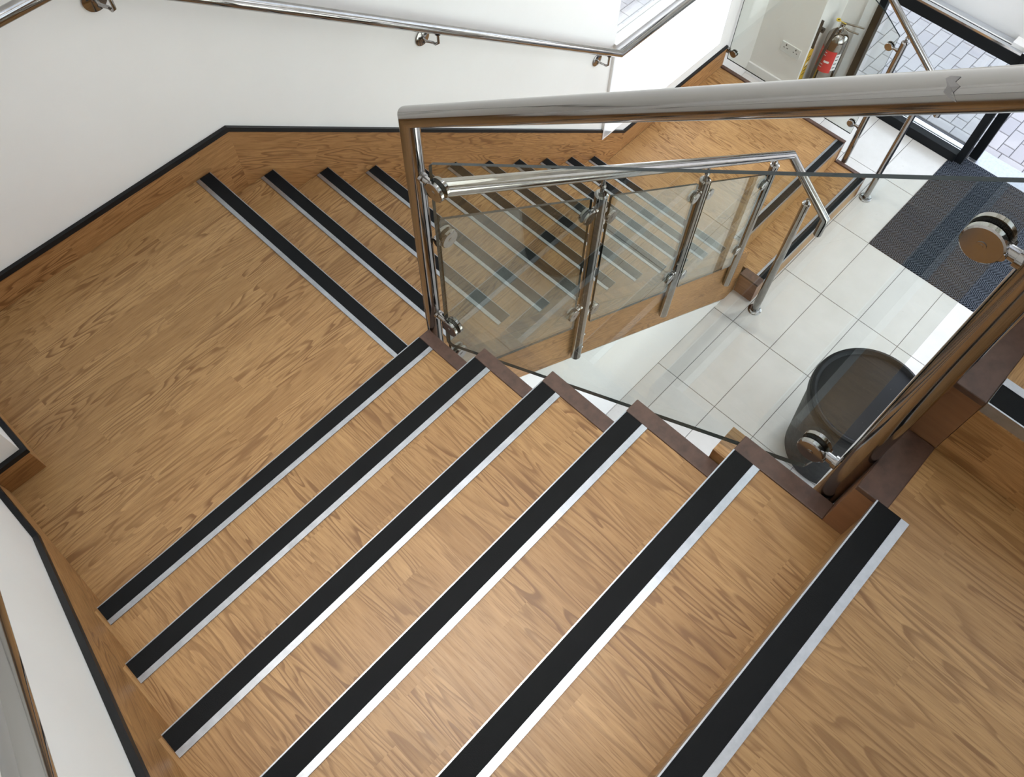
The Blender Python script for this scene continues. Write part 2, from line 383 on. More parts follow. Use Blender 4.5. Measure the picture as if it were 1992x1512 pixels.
# top landing and the flight rising from it (uphill towards +x)
struct(ob('landing', B().box(WX + .002, .19, -2.598, yk(6) - .001, ZT - .04, ZT), 'oak_y'), 'oak-effect top landing at the lower right', 'landing')
f0 = thing('stair_flight', (.19, -1.95, ZT), 'flight climbing away from the top landing at the right edge', 'stairs')
XS0 = .187; XK = lambda k: XS0 + (k - 1) * G2
for k in range(1, 13):
    z = ZT + k * R
    ob('tread', B().box(XK(k) + .001, XK(k + 1) + .004, -2.598, -1.322, z - .028, z), 'oak_x', f0)
    ob('riser', B().box(XK(k) + .003, XK(k) + .018, -2.598, -1.322, z - R - (.04 if k > 1 else 0) * 0, z - .028), 'oak_yz', f0)
    nosing(f0, 1, XK(k), -1, -2.58, -1.3225, z)
ob('soffit', B().prism([(.19, ZT - .05), (.19, ZT - .2), (XK(13), ZT + 12 * R - .22), (XK(13), ZT + 12 * R - .06)], 1, -2.598, -1.28), 'wall_paint', f0)
pts = [(XI, ZT - .012), (XK(1) + .003, ZT - .012)]
for k in range(1, 13): pts += [(XK(k) + .003, ZT + k * R - .012), (XK(k + 1) + .003, ZT + k * R - .012)]
pts += [(XK(13) + .003, ZT + 12 * R - .3), (.26, ZT - .28), (XI, ZT - .20)]
ob('string_board', B().prism(pts, 1, -1.321, -1.2606), 'brown_string', f0)
ob('string_cap', B().box(XI - .001, XK(1) + .002, -1.3215, -1.261, ZT - .0115, ZT + .003), 'dark_stain', f0, bevel=.002)
for k in range(1, 13):
    ob('string_cap', B().box(XK(k) - .001, XK(k + 1) + .002, -1.3215, -1.261, ZT + k * R - .0115, ZT + k * R + .003), 'dark_stain', f0, bevel=.002)

# first landing
l1 = B().box(-1.035, X2 - .001, Y1 - .02, WY - .002, -.04, 0).box(WX + .002, -1.035, Y1 - .02, .533, -.04, 0)
struct(ob('landing', l1, 'oak_x'), 'broad oak-effect landing on the left between the two long flights', 'landing')

# long flight along the back wall (downhill towards +x)
f2 = thing('stair_flight', (1.3, .55, Z2), 'long flight running down along the white back wall behind the glass', 'stairs')
xk = lambda k: X2 + (k - 1) * G2
YI2 = .036
for k in range(1, 12):
    z = -(k - 1) * R
    if k > 1: ob('tread', B().box(xk(k - 1) - .004, xk(k) - .001, -.012, WY - .013, z - .028, z), 'oak_x', f2)
    ob('riser', B().box(xk(k) - .018, xk(k) - .003, -.012, WY - .013, z - R, z - .028 - (.012 if k == 1 else 0)), 'oak_yz', f2)
    nosing(f2, 1, xk(k), 1, YI2 if k > 1 else Y1 + .004, YO2, z)
pts = [(X2 - .001, .016), (2.69, .016 - .7234 * (2.69 - X2)), (2.69, ZF + .002), (2.585, ZF + .002), (.607, -.784), (X2 + .03, -.36), (X2 - .001, -.30)]
ob('string_board', B().prism(pts, 1, -.0555, -.0125), 'oak_pitch_x', f2)
# white enclosure below the string
ws = B().prism([(-1.0, ZF), (2.565, ZF), (.607, -.796), (X2 + .03, -.372), (-.02, -.30), (-1.0, -.06)], 1, -.050, -.016)
struct(ob('wall_stair', ws, 'wall_paint'), 'white panelled wall closing the space under the long flight', 'wall')

# lower landing and the last two steps (downhill towards -y)
l2 = B().box(xk(11) - .0005, XO3, -.011, WY - .013, Z2 - .04, Z2)
l2 = B().prism([(xk(11) - .002, -.011), (XI3, -.011), (XI3, Y3 - .001), (XO3, Y3 - .001), (XO3, WY - .013), (xk(11) - .002, WY - .013)], 2, Z2 - .04, Z2)
struct(ob('landing', l2, 'oak_y'), 'small oak-effect landing near the entrance at the top', 'landing')
f3 = thing('stair_flight', (3.36, -.1, ZF), 'short pair of bottom steps leading down to the tiled floor', 'stairs')
yk3 = lambda k: Y3 - (k - 1) * G3
ob('tread', B().box(XI3, XO3, yk3(2) + .001, yk3(1) + .01, Z2 - R - .028, Z2 - R), 'oak_yx', f3)
for k in (1, 2):
    ob('riser', B().box(XI3, XO3, yk3(k) + .003, yk3(k) + .018, Z2 - k * R, Z2 - (k - 1) * R - (.028 if k == 2 else .04)), 'oak_zx', f3)
    nosing(f3, 0, yk3(k), -1, XI3 + .001, XO3 - .001, Z2 - (k - 1) * R)
ob('string_board', B().box(2.692, XI3 - .001, yk3(2) + .002, -.0575, ZF + .001, Z2 - R - .003), 'brown_string', f3)
ob('string_cap', B().box(2.690, XI3 - .0005, yk3(2), -.0575, Z2 - R - .003, Z2 - R + .012), 'dark_stain', f3, bevel=.002)
ob('string_board', B().prism([(WY - .014, ZF), (WY - .014, Z2 - .002), (yk3(1), Z2 - .002), (yk3(1), Z2 - R - .002), (yk3(2), Z2 - R - .002), (yk3(2), ZF + .001)], 0, XO3 + .0008, 3.996), 'brown_string', f3)
ob('string_cap', B().box(XO3 + .0005, 4.0, yk3(1) - .002, WY - .014, Z2 - .0015, Z2 + .012), 'dark_stain', f3, bevel=.002)
ob('string_cap', B().box(XO3 + .0005, 4.0, yk3(2) - .002, yk3(1) - .003, Z2 - R - .0015, Z2 - R + .012), 'dark_stain', f3, bevel=.002)

# ------------------------------------------------------------------ skirtings with black capping strip
TH = .021
def skirt(name, top, bots, ax, face, wall, mats, label):
    """top: polyline of the capping's upper edge; bots: lower edge of each length of board"""
    lo = [(a, b - TH) for a, b in top]
    mid = [top[1][0], 0, 0]; root = sroot(name, (0, 0, 0), label, 'skirting')
    root.location = (top[1][0], wall, top[1][1]) if ax == 1 else (wall, top[1][0], top[1][1])
    s = 1 if wall > face else -1
    for i in range(len(top) - 1):
        ob('skirting_board', B().prism([lo[i], lo[i + 1]] + bots[i][::-1], ax, face, wall), mats[i], root)
        ob('capping_strip', B().prism([top[i], top[i + 1], lo[i + 1], lo[i]], ax, face - s * .004, wall), 'black_trim', root, label='black plastic capping strip')
    return root
sl2 = .7234; xa, za = .176, .137; xb = xa + (za + 1.784) / sl2
skirt('baseboard_back', [(-1.034, za), (xa, za), (xb, -1.784), (3.998, -1.784)],
      [[(-1.034, .0005), (X2 - .03, .0005), (X2 - .03, -R - .05), (xa, -R - .05 - .7234 * (xa - X2 + .03))],
       [(xa, -R - .05 - .7234 * (xa - X2 + .03)), (xk(11) - .06, Z2 - .05), (xk(11) + .03, Z2 + .0005), (xb, Z2 + .0005)],
       [(xb, Z2 + .0005), (3.998, Z2 + .0005)]], 1, WY - .012, WY - .0005, ('oak_xz', 'oak_pitch_x', 'oak_xz'), 'wood-effect skirting with black capping along the back wall')
sl1 = .7164; ya = .27; yb = -1.45
zb = .133 + sl1 * (ya - yb)
skirt('baseboard_left', [(.535, .133), (ya, .133), (yb, zb), (-2.59, zb)],
      [[(.535, .0005), (ya, .0005)], [(ya, .0005), (Y1 + .02, .0005), (Y1 + .02, -.05), (yk(6) + .03, ZT - R - .05), (yk(6) - .02, ZT + .0005), (yb, ZT + .0005)], [(yb, ZT + .0005), (-2.59, ZT + .0005)]],
      0, WX + .012, WX + .0005, ('oak_yz', 'oak_pitch_y', 'oak_yz'), 'wood-effect skirting with black capping climbing the left wall')
j = sroot('baseboard_corner', (-1.03, .53, 0), 'wood-effect skirting wrapped round the small projecting wall corner', 'skirting')
ob('skirting_board', B().box(-1.142, -1.023, .5225, .5345, .0005, .1118), 'oak_xz', j)
ob('skirting_board', B().box(-1.0345, -1.023, .5348, WY - .013, .0005, .112), 'oak_yz', j)
ob('capping_strip', B().box(-1.142, -1.019, .5185, .5345, .1122, .133), 'black_trim', j); ob('capping_strip', B().box(-1.0345, -1.019, .5347, WY - .017, .112, .133), 'black_trim', j)
bw = B().box(4.452, 4.469, .72, WY - .001, ZF, ZF + .11)
struct(ob('baseboard_right', bw, 'white_gloss', bevel=.003), 'low white skirting below the double socket', 'skirting')

# ------------------------------------------------------------------ balustrade parts
def sheet(name, par, pts, ax, mid, t=.010):
    o = ob(name, B().prism(pts, ax, mid - t / 2, mid + t / 2), 'glass', par)
    me = o.data; me.materials.append(MATS['glass_edge'])
    for p in me.polygons:
        if abs(p.normal[ax]) < .5: p.material_index = 1
    return o
def rounded(pts, r, seg=4):
    out = []; n = len(pts)
    for i in range(n):
        p = Vector(pts[i]); a = (Vector(pts[i - 1]) - p).normalized(); b = (Vector(pts[(i + 1) % n]) - p).normalized()
        s, e = p + a * r, p + b * r
        for k in range(seg + 1):
            t = k / seg; q = s * (1 - t) ** 2 + p * 2 * t * (1 - t) + e * t * t; out.append((q.x, q.y))
    return out
def clamp(par, ax, c, post, rp=.024, rd=.0285):
    """round glass clamp; ax = axis of the glass normal, c = disc centre, post = (x, y) of the post axis"""
    c = Vector(c); n = Vector((1, 0, 0)) if ax == 0 else Vector((0, 1, 0))
    q = Vector((post[0], post[1], c.z)); d = (q - c).normalized()
    b = B()
    for s in (-1, 1): b.tube([c + n * s * .0062, c + n * s * .014, c + n * s * .0162], rd, 28, radii=[rd, rd, rd - .0022])
    b.tube([c + d * (rd - .006), q - d * (rp - .003)], .0095, 16)
    b.tube([q - d * (rp + .006), q - d * (rp - .004)], .0135, 16)
    h = c + d * (rd - .004); sx = n * .016
    b.cyl(h - sx, h + sx, .007, 12)
    o = ob('glass_clamp', b, 'steel_satin', par, smooth=True)
    for s in (-1, 1): ob('screw', B().tube([c + n * s * .0162, c + n * s * .0172], .0065, 12).tube([c + n * s * .0171, c + n * s * .0176], .003, 6), 'steel_polished', o, smooth=True)
    return o
def post_top(par, x, y, z0, z1, r=.024, base=None, mat='steel_polished'):
    b = B().tube([(x, y, z0), (x, y, z1)], r, 28)
    b.tube([(x, y, z1 - .002), (x, y, z1 + .006), (x, y, z1 + .012)], r, 28, radii=[r + .001, r + .001, r - .006])
    return ob('post', b, mat, par, smooth=True)
def saddle(par, x, y, z0, z1):
    b = B().tube([(x, y, z0), (x, y, z1)], .0075, 14).tube([(x, y, z0), (x, y, z0 + .012)], .012, 14).lathe((x, y, (z0 + z1) / 2), [(.0001, -.013), (.009, -.009), (.013, 0), (.009, .009), (.0001, .013)], 14)
    return ob('saddle', b, 'steel_polished', par, smooth=True)
def bolt(par, p, d, r=.008):
    p = Vector(p); d = Vector(d)
    return ob('bolt', B().tube([p, p + d * .006, p + d * .010], r, 12, radii=[r, r, r * .55]), 'steel_polished', par, smooth=True)

PX, PY = .100, -.050                   # corner post of the near flight
QX, QY = .100, -1.236                  # corner post by the viewer
zr = lambda y: 1.046 + .7225 * (PY - y)
b1 = thing('balustrade', (PX, -.6, .1), 'thick steel handrail and clear glass panel beside the foreground flight', 'balustrade')
hr = ob('handrail', B().tube([(PX, PY, .06), (PX, PY, zr(PY)), (QX, QY, zr(QY)), (QX, QY, .82)], .0242, 40), 'steel_satin', b1, smooth=True)
dirv = Vector((0, -1, .7225)).normalized(); side = Vector((-.62, 0, .785)); side = (side - dirv * side.dot(dirv)).normalized()
cpt = Vector((PX, -1.046, zr(-1.046))); mm = Matrix((dirv, side.cross(dirv) * -1, side)).transposed()
ring = B(); prev = None
shape = [(-.012, -.30), (-.006, -.42), (.010, -.36), (.004, -.12), (.013, .10), (.005, .34), (.009, .78), (-.003, .55), (-.010, .30), (-.006, .05)]
vv = []
for a, t in shape:
    rad = math.cos(t) * side + math.sin(t) * (dirv.cross(side)); vv.append(ring.bm.verts.new(cpt + dirv * a * .75 + rad * .0249))
cv = ring.bm.verts.new(cpt + (math.cos(.1) * side + math.sin(.1) * dirv.cross(side)) * .0256)
for i in range(len(vv)): ring.bm.faces.new((vv[i], vv[(i + 1) % len(vv)], cv))
ob('tape_scrap', ring, 'scuff', hr, label='torn grey tape residue')
gt = lambda y: .940 + .7315 * (-.106 - y); gb = lambda y: .175 + .735 * (-.176 - y)
sheet('glass_panel', b1, rounded([(-.108, gt(-.108)), (-1.189, gt(-1.189)), (-1.189, .985), (-1.172, gb(-1.172) - .012), (-.125, gb(-.125)), (-.108, gb(-.108) + .02)], .010), 0, PX)
for c, q in (((PX, -.128, .868), (PX, PY)), ((PX, -.138, .262), (PX, PY)), ((PX, -1.163, .978), (QX, QY)), ((PX, -1.166, 1.612), (QX, QY))): clamp(b1, 0, c, q)
bolt(b1, (.075, PY - .005, .10), (-1, 0, 0)) if False else None

# balustrade of the flight above (rises from the viewer's corner post)
b0 = thing('balustrade', (.9, QY, ZT), 'steel and glass balustrade climbing away on the upper right', 'balustrade')
zr0 = lambda x: zr(QY) + .06 + .7234 * (x - QX)
ob('handrail', B().tube([(QX + .06, QY, zr0(QX + .06)), (3.0, QY, zr0(3.0))], .0242, 32), 'steel_satin', b0, smooth=True)
g0t = lambda x: zr0(x) - .13; g0b = lambda x: ZT - .10 + .7234 * (x - .15)
sheet('glass_panel', b0, [(.165, g0b(.165)), (1.0, g0b(1.0)), (1.0, g0t(1.0)), (.165, g0t(.165))], 1, QY)
post_top(b0, 1.06, QY, g0b(1.06) - .12, zr0(1.06) - .03)
sheet('glass_panel', b0, [(1.12, g0b(1.12)), (2.0, g0b(2.0)), (2.0, g0t(2.0)), (1.12, g0t(1.12))], 1, QY)
for c, q in (((.178, QY, 1.032), (QX, QY)), ((.178, QY, 1.60), (QX, QY)), ((.985, QY, 1.75), (1.06, QY)), ((.985, QY, 2.35), (1.06, QY))): clamp(b0, 1, c, q)

# balustrade along the long flight, turning down the last two steps
BY = -.080; XF = 2.66
b2 = thing('balustrade', (1.4, BY, Z2), 'polished steel handrail with three glass panels beside the long flight', 'balustrade')
zr2 = lambda x: .800 - .7130 * (x - .14)
ob('handrail', B().tube([(.126, BY, zr2(.126)), (XF, BY + .012, zr2(XF)), (XF, -.392, -1.258), (XF, -.392, -1.392)], .0242, 36), 'steel_polished', b2, smooth=True)
PXS = (.871, 1.657, 2.431); ZB = (-.935, -1.458, -1.960); ZTOP = (.168, -.388, -.893)
for x, z0, z1 in zip(PXS, ZB, ZTOP):
    post_top(b2, x, BY, z0, z1); saddle(b2, x, BY, z1 + .008, zr2(x) - .02)
    for dz in (.055, .165): bolt(b2, (x + .0235, BY - .006, z0 + dz), (1, -.15, 0), .009)
post_top(b2, XF, -.258, ZF + .002, -1.245); saddle(b2, XF, -.258, -1.24, -1.175)
ob('flange', B().lathe((XF, -.258, ZF), [(.046, 0), (.046, .004), (.040, .009), (.0245, .010)], 32), 'steel_polished', b2, smooth=True)
def pan(x0, x1, t0, t1, q0, q1): return rounded([(x0, q0), (x1, q1), (x1, t1), (x0, t0)], .012)
tz = lambda x: .783 - .715 * x; bz = lambda x: -.07 - .693 * x
for x0, x1 in ((.130, .815), (.932, 1.600), (1.716, 2.372)): sheet('glass_panel', b2, pan(x0, x1, tz(x0), tz(x1), bz(x0), bz(x1)), 1, BY)
CL = (((.803, .112), 0), ((.942, .000), 0), ((.795, -.505), 0), ((.942, -.610), 0), ((1.590, -.440), 1), ((1.726, -.525), 1), ((1.585, -1.045), 1), ((1.726, -1.150), 1), ((2.364, -.985), 2), ((2.364, -1.550), 2))
for (x, z), i in CL: clamp(b2, 1, (x, BY, z), (PXS[i], BY))
for x, z in ((.155, .595), (.165, -.030)): clamp(b2, 1, (x, BY, z), (PX, PY - .02))

# balustrade on the far edge of the lower landing
BX = 4.022
b3 = thing('balustrade', (BX, .4, Z2), 'steel handrail and glass panel on the outer edge of the lower landing', 'balustrade')
zr3 = lambda y: -1.035 + .70 * y
ob('handrail', B().tube([(BX, .62, -.81), (BX, .30, -.81), (BX, .30, zr3(.30)), (BX, -.392, zr3(-.392)), (BX, -.392, zr3(-.392) - .13)][2:], .021, 32), 'steel_polished', b3, smooth=True)
post_top(b3, BX, -.002, -2.14, -1.115, .021); saddle(b3, BX, -.002, -1.11, -1.05)
post_top(b3, BX, -.262, ZF + .002, -1.30, .021); saddle(b3, BX, -.262, -1.295, -1.23)
ob('flange', B().lathe((BX, -.262, ZF), [(.046, 0), (.046, .004), (.040, .009), (.0215, .010)], 32), 'steel_polished', b3, smooth=True)
sheet('glass_panel', b3, rounded([(.045, -1.905), (1.118, -1.905), (1.118, -.62), (.20, -.99), (.045, -1.09)], .006, 3), 0, BX)
clamp(b3, 0, (BX, .075, -1.180), (BX, -.002), .021, .0265); clamp(b3, 0, (BX, .075, -1.822), (BX, -.002), .021, .0265)
clamp(b3, 0, (BX, 1.075, -1.838), (BX, 1.160), .021, .0265)
ob('wall_boss', B().tube([(BX, 1.139, -1.838), (BX, 1.118, -1.838)], .021, 20), 'steel_satin', b3, smooth=True)

# wall handrails
def bracket(par, wallp, railp, ax):
    """ax: axis normal to the wall"""
    n = Vector((0, -1, 0)) if ax == 1 else Vector((1, 0, 0))
    p = Vector(wallp); q = Vector(railp)
    b = B().tube([p + n * .0005, p + n * .005, p + n * .007], .036, 28, radii=[.039, .039, .036])
    a = p + n * .007; e = Vector((q.x, q.y, q.z - .022))
    pts = [a, a + n * .02 - Vector((0, 0, .006))]
    k = Vector((e.x, e.y, a.z - .016)); off = (e - a); lat = off.dot(n)
    c0 = a + n * (lat - .028) + Vector((0, 0, -.018)); c0 += (off - n * off.dot(n) - Vector((0, 0, off.z))) * .8
    pts += [c0, c0 + n * .016 + Vector((0, 0, .001)), Vector((e.x, e.y, c0.z + .012)), e]
    b.tube(pts, .0058, 12)
    o = ob('bracket', b, 'steel_satin', par, smooth=True)
    ob('saddle_plate', B().tube([e - Vector((0, 0, .0015)), e + Vector((0, 0, .002))], .014, 14), 'steel_satin', o, smooth=True)
    for k in range(3):
        t = 2.1 * k + .6; u = Vector((1, 0, 0)) if ax == 1 else Vector((0, 1, 0))
        c = p + (u * math.cos(t) + Vector((0, 0, 1)) * math.sin(t)) * .024
        ob('screw', B().tube([c + n * .007, c + n * .0085], .0042, 8), 'hose', o)
h1 = thing('wall_handrail', (1.5, WY, -.4), 'steel wall handrail sloping down along the white back wall', 'handrail')
RY = 1.070
ob('rail_tube', B().tube([(-1.02, RY, .92), (-.113, RY, .92), (2.552, RY, -.946), (4.1, RY, -.946)], .0212, 36), 'steel_polished', h1, smooth=True)
for x, z, dx in ((1.149, -.046, .03), (2.428, -.952, .02), (-.057, .795, .02)):
    zz = (.92 - .7001 * (x + dx + .113)) if x > -.113 else .92
    bracket(h1, (x, WY, z), (x + dx, RY, zz), 1)
h2 = thing('wall_handrail', (WX, -.7, 1.3), 'steel wall handrail at the bottom left corner', 'handrail')
zl = lambda y: 1.299 + .7200 * (-.589 - y)
ob('rail_tube', B().tube([(-1.085, .12, zl(.12)), (-1.085, -1.4, zl(-1.4)), (-1.085, -2.4, zl(-1.4))], .0242, 40), 'steel_satin', h2, smooth=True)
bracket(h2, (WX, .02, zl(.02) - .1), (-1.085, .02, zl(.02)), 0); bracket(h2, (WX, -1.3, zl(-1.3) - .1), (-1.085, -1.3, zl(-1.3)), 0)

# ------------------------------------------------------------------ window in the back wall
w1 = sroot('window_1', ((WX0 + WX1) / 2, WY + .2, WZS), 'window in the back wall with a white opal panel below its sill', 'window')
ob('opal_panel', B().box(WX0 + .001, WX1 - .001, WY - .018, WY - .010, WZ0, WZS - .012), 'opal', w1, label='white opal sheet glowing with daylight')
ob('panel_frame', B().box(WX0 - .008, WX1 + .008, WY - .0185, WY - .0005, WZ0 - .010, WZ0 - .0005).box(WX0 - .008, WX0 + .0005, WY - .0185, WY - .0005, WZ0 - .0004, WZS).box(WX1 - .0005, WX1 + .008, WY - .0185, WY - .0005, WZ0 - .0004, WZS), 'white_gloss', w1)
ob('sill', B().box(WX0 + .001, WX1 - .001, WY - .020, WY + .0295, WZS - .012, WZS), 'white_gloss', w1)
FY = WY + .030
ob('sash_frame', B().box(WX0, WX0 + .012, FY, FY + .05, WZS - .012, WZ1).box(WX1 - .03, WX1, FY, FY + .05, WZS - .012, WZ1).box(WX0 + .012, WX1 - .03, FY, FY + .05, WZ1 - .05, WZ1).box(WX0 + .012, WX1 - .03, FY, FY + .05, WZS - .035, WZS - .012), 'white_gloss', w1)
ob('glazing_bar', B().box(3.100, 3.150, FY + .005, FY + .045, WZS - .012, WZ1 - .05), 'black_frame', w1)
ob('pane', B().box(WX0 + .012, 3.100, FY + .022, FY + .028, WZS - .012, WZ1 - .05), 'glass_clear', w1)
ob('pane', B().box(3.150, WX1 - .03, FY + .022, FY + .028, WZS - .012, WZ1 - .05), 'glass_clear', w1)
# unseen canopy, added to keep the sun off the upper pane
struct(ob('added_shade_canopy', B().box(WX0 - .4, WX1 + .4, WY + .2602, WY + .98, WZ1 + .05, WZ1 + .17), 'concrete'), 'added unseen canopy that shades the side window', 'canopy')

# ------------------------------------------------------------------ glazed entrance
FX0, FX1 = 4.795, 4.87
w2 = sroot('window_2', (4.83, -.05, ZF), 'black framed fixed glazing beside the entrance', 'window')
ob('jamb', B().box(FX0 + .03, FX1 + .02, .436, .489, ZF, .149), 'black_frame', w2, bevel=.002)
ob('bottom_rail', B().box(FX0 - .02, FX1 - .03, -.545, .436, ZF + .001, -2.245), 'black_frame', w2, bevel=.002)
def ledge(x0, x1, y0, y1, zb, zt):
    w_ = x1 - x0
    ob('rail_ledge', B().box(x0, x0 + .30 * w_, y0, y1, zb, zt), 'alu_bright', w2); ob('gasket', B().box(x0 + .30 * w_ + .0005, x0 + .40 * w_, y0, y1, zb, zt - .002), 'black_frame', w2)
    ob('glazing_bead', B().box(x0 + .40 * w_ + .0005, x0 + .49 * w_, y0, y1, zb, zt + .002), 'white_gloss', w2); ob('gasket', B().box(x0 + .49 * w_ + .0005, x0 + .54 * w_, y0, y1, zb, zt - .002), 'black_frame', w2)
    ob('rail_ledge', B().box(x0 + .54 * w_ + .0005, x1, y0, y1, zb, zt - .001), 'alu_bright', w2)
ledge(FX1 - .029, FX1 + .05, -.545, .436, ZF + .001, -2.262)
ob('middle_rail', B().box(FX0 + .03, FX1 - .005, -.545, .436, -1.475, -1.392), 'black_frame', w2, bevel=.002)
ledge(FX0 + .034, FX1 + .06, -.52, .436, -1.3915, -1.375)
ob('infill_panel', B().box(FX1 + .062, FX1 + .075, -.545, .436, -1.40, .149), 'panel_grey', w2, label='plain pale grey infill panel')
ob('mullion', B().box(FX0, FX1, -.602, -.5455, ZF, .149), 'black_frame', w2, bevel=.002)
ob('pane', B().box(4.842, 4.848, -.545, .436, -2.245, -1.475), 'glass_clear', w2)
ob('latch', B().box(4.85, 4.93, -.545, -.43, -1.3745, -1.345), 'white_gloss', w2, label='white fitting at the end of the middle rail')
d1 = sroot('door_1', (4.95, -.1, ZF), 'black framed glass sliding door pushed open behind the fixed glazing', 'door')
ob('stile', B().box(4.905, 4.952, -.672, -.606, ZF + .012, .14), 'black_frame', d1, bevel=.003)
ob('pane', B().box(4.966, 4.972, -.60, .43, ZF + .05, -1.42), 'glass_clear', d1)
ob('threshold', B().box(4.888, 5.058, -2.05, -.61, ZF - .03, ZF + .002), 'aluminium', d1, bevel=.003)
# upper glazing above the entrance
w3 = sroot('window_3', (4.85, -.7, .55), 'tall glazing over the entrance', 'window')
for y in (-2.04, -1.2, -.35, .50): ob('mullion', B().box(4.84, 4.90, y, y + .06, .55, 4.9), 'black_frame', w3)
for a in (-1.98, -1.14, -.29): ob('pane', B().box(4.868, 4.874, a, a + .78, .551, 4.899), 'glass_clear', w3)

# ------------------------------------------------------------------ outside: paving blocks
pav = struct(ob('paving', B().box(4.96, 7.4, -2.6, 2.9, ZO - .2, ZO - .008).box(2.4, 4.96, 1.41, 2.9, ZO - .2, ZO - .008), 'paver_joint'), 'grey block paving outside the entrance', 'paving')
pc = {}
def paver(x0, x1, y0, y1):
    k = (round(x1 - x0, 3), round(y1 - y0, 3))
    if k not in pc:
        sx, sy = k[0] - .005, k[1] - .005
        b = B().box(-sx / 2, sx / 2, -sy / 2, sy / 2, -.012, 0); bmesh.ops.bevel(b.bm, geom=[e for e in b.bm.edges if all(v.co.z > -.001 for v in e.verts)], offset=.004, segments=1, affect='EDGES')
        bmesh.ops.recalc_face_normals(b.bm, faces=b.bm.faces)
        me = bpy.data.meshes.new('paving_block'); b.bm.to_mesh(me); b.bm.free(); me.materials.append(MATS['paver']); pc[k] = me
    o = link('paving_block', pc[k], pav); o.location = Vector(((x0 + x1) / 2, (y0 + y1) / 2, ZO + random.uniform(-.001, .001))) - wloc(pav)
for i in range(-8, 10):                                            # header course along the threshold
    y = -.37 + .2 * i
    if -2.5 < y < .9: paver(5.072, 5.172, y, y + .2)
for i in range(-19, 10):
    y1 = .585 + .1007 * i - .0
    if y1 < -1.35 or y1 > .95: continue
    x = 5.172 - (.1 if i % 2 == 0 else 0)
    for c_ in range(8 if y1 > -.7 else 4):
        a, b_ = max(5.172, x + .2 * c_), x + .2 * c_ + .2
        if b_ - a > .02: paver(a, b_, y1, y1 + .1007)
for i in range(0, 9):
    y1 = 1.95 + .1007 * i
    for c_ in range(9):
        x = 3.65 + .2 * c_ - (.1 if i % 2 else 0); paver(x, x + .2, y1, y1 + .1007)
gr = B()
gr.box(7.401, 40, -40, 40, ZO - .2, ZO - .01).box(-40, 7.4, 2.901, 40, ZO - .2, ZO - .01).box(4.96, 7.4, -40, -2.601, ZO - .2, ZO - .01)
struct(ob('ground', gr, 'concrete'), 'pale concrete ground beyond the block paving', 'ground')

struct(ob('added_shade_wall', B().box(3.9, 14, 3.1, 3.3, ZO, 1.9), 'concrete'), 'added unseen wall that shades the block paving', 'wall')  # put in only to block the sun from the paving

# ------------------------------------------------------------------ loose things
# black tub on the tiles
CX, CY = 2.127, -1.186
tub = thing('waste_tub', (CX, CY, ZF), 'large round black plastic tub standing on the tiles in the stairwell', 'tub')
ob('shell', B().lathe((CX, CY, ZF), [(.20, .001), (.245, .003), (.258, .02), (.312, .66), (.318, .69), (.314, .704), (.300, .708), (.284, .70), (.270, .672), (.262, .63), (.228, .05), (.20, .03), (.0002, .028)], 64), 'black_plastic', tub, smooth=True)
ob('rim_band', B().lathe((CX, CY, ZF), [(.311, .632), (.3205, .634), (.3225, .668), (.3195, .690), (.316, .692)], 64), 'black_plastic', tub, smooth=True)

# stainless extinguisher in the niche by the frame
EX, EY = 4.655, .612
ex = thing('fire_extinguisher', (EX, EY, ZF), 'polished steel fire extinguisher with a red label standing by the door', 'fire extinguisher')
prof = [(.078, 0), (.080, .012), (.080, .515)]
for k in range(1, 9):
    a = k / 8 * math.pi / 2; prof.append((.024 + .056 * math.cos(a), .515 + .062 * math.sin(a)))
prof += [(.022, .585), (.022, .600)]
ob('cylinder', B().lathe((EX, EY, ZF + .001), prof, 40), 'steel_polished', ex, smooth=True)
ob('base_ring', B().lathe((EX, EY, ZF), [(.083, 0), (.084, .03), (.0808, .036)], 36), 'hose', ex, smooth=True)
def arcwrap(r, z0, z1, a0, a1, n=18):
    b = B(); prev = None
    for i in range(n + 1):
        a = a0 + (a1 - a0) * i / n
        p = [b.bm.verts.new((EX + r * math.cos(a), EY + r * math.sin(a), z)) for z in (z0, z1)]
        if prev: b.bm.faces.new((prev[0], p[0], p[1], prev[1]))
        prev = p
    return b
A0 = math.atan2(CY - EY, -.78 - EX)       # towards the stairs
lab = ob('label_red', arcwrap(.0808, ZF + .265, ZF + .455, A0 - 1.35, A0 + .55), 'label_red', ex, smooth=True, label='red instruction label')
ob('label_text_panel', arcwrap(.0812, ZF + .285, ZF + .435, A0 + .55, A0 + 1.05, 8), 'label_white', lab, smooth=True)
ob('label_text_panel', arcwrap(.0812, ZF + .350, ZF + .368, A0 - .35, A0 + .15, 6), 'label_white', lab, smooth=True)
for zz in (.30, .325, .405, .430): ob('label_text_line', arcwrap(.0812, ZF + zz, ZF + zz + .006, A0 - 1.0, A0 - .35, 6), 'label_white', lab)
for zz in (.31, .345, .38, .41): ob('label_text_line', arcwrap(.0815, ZF + zz, ZF + zz + .008, A0 + .62, A0 + .9, 5), 'dark_hole', lab)
sup = thing('safety_sign', (4.665, .7185, ZF + .25), 'narrow yellow and black notice on the wall behind the extinguisher', 'sign')
ob('board', B().box(4.50, 4.56, .7145, .7192, ZF + .08, ZF + .44), 'label_yellow', sup)
for zz in (.20, .235, .27, .33, .36): ob('lettering', B().box(4.512, 4.548, .7138, .7146, ZF + zz, ZF + zz + .009), 'dark_hole', sup)
ob('lettering', B().box(4.51, 4.55, .7138, .7146, ZF + .285, ZF + .315), 'label_white', sup)
vz = ZF + .60
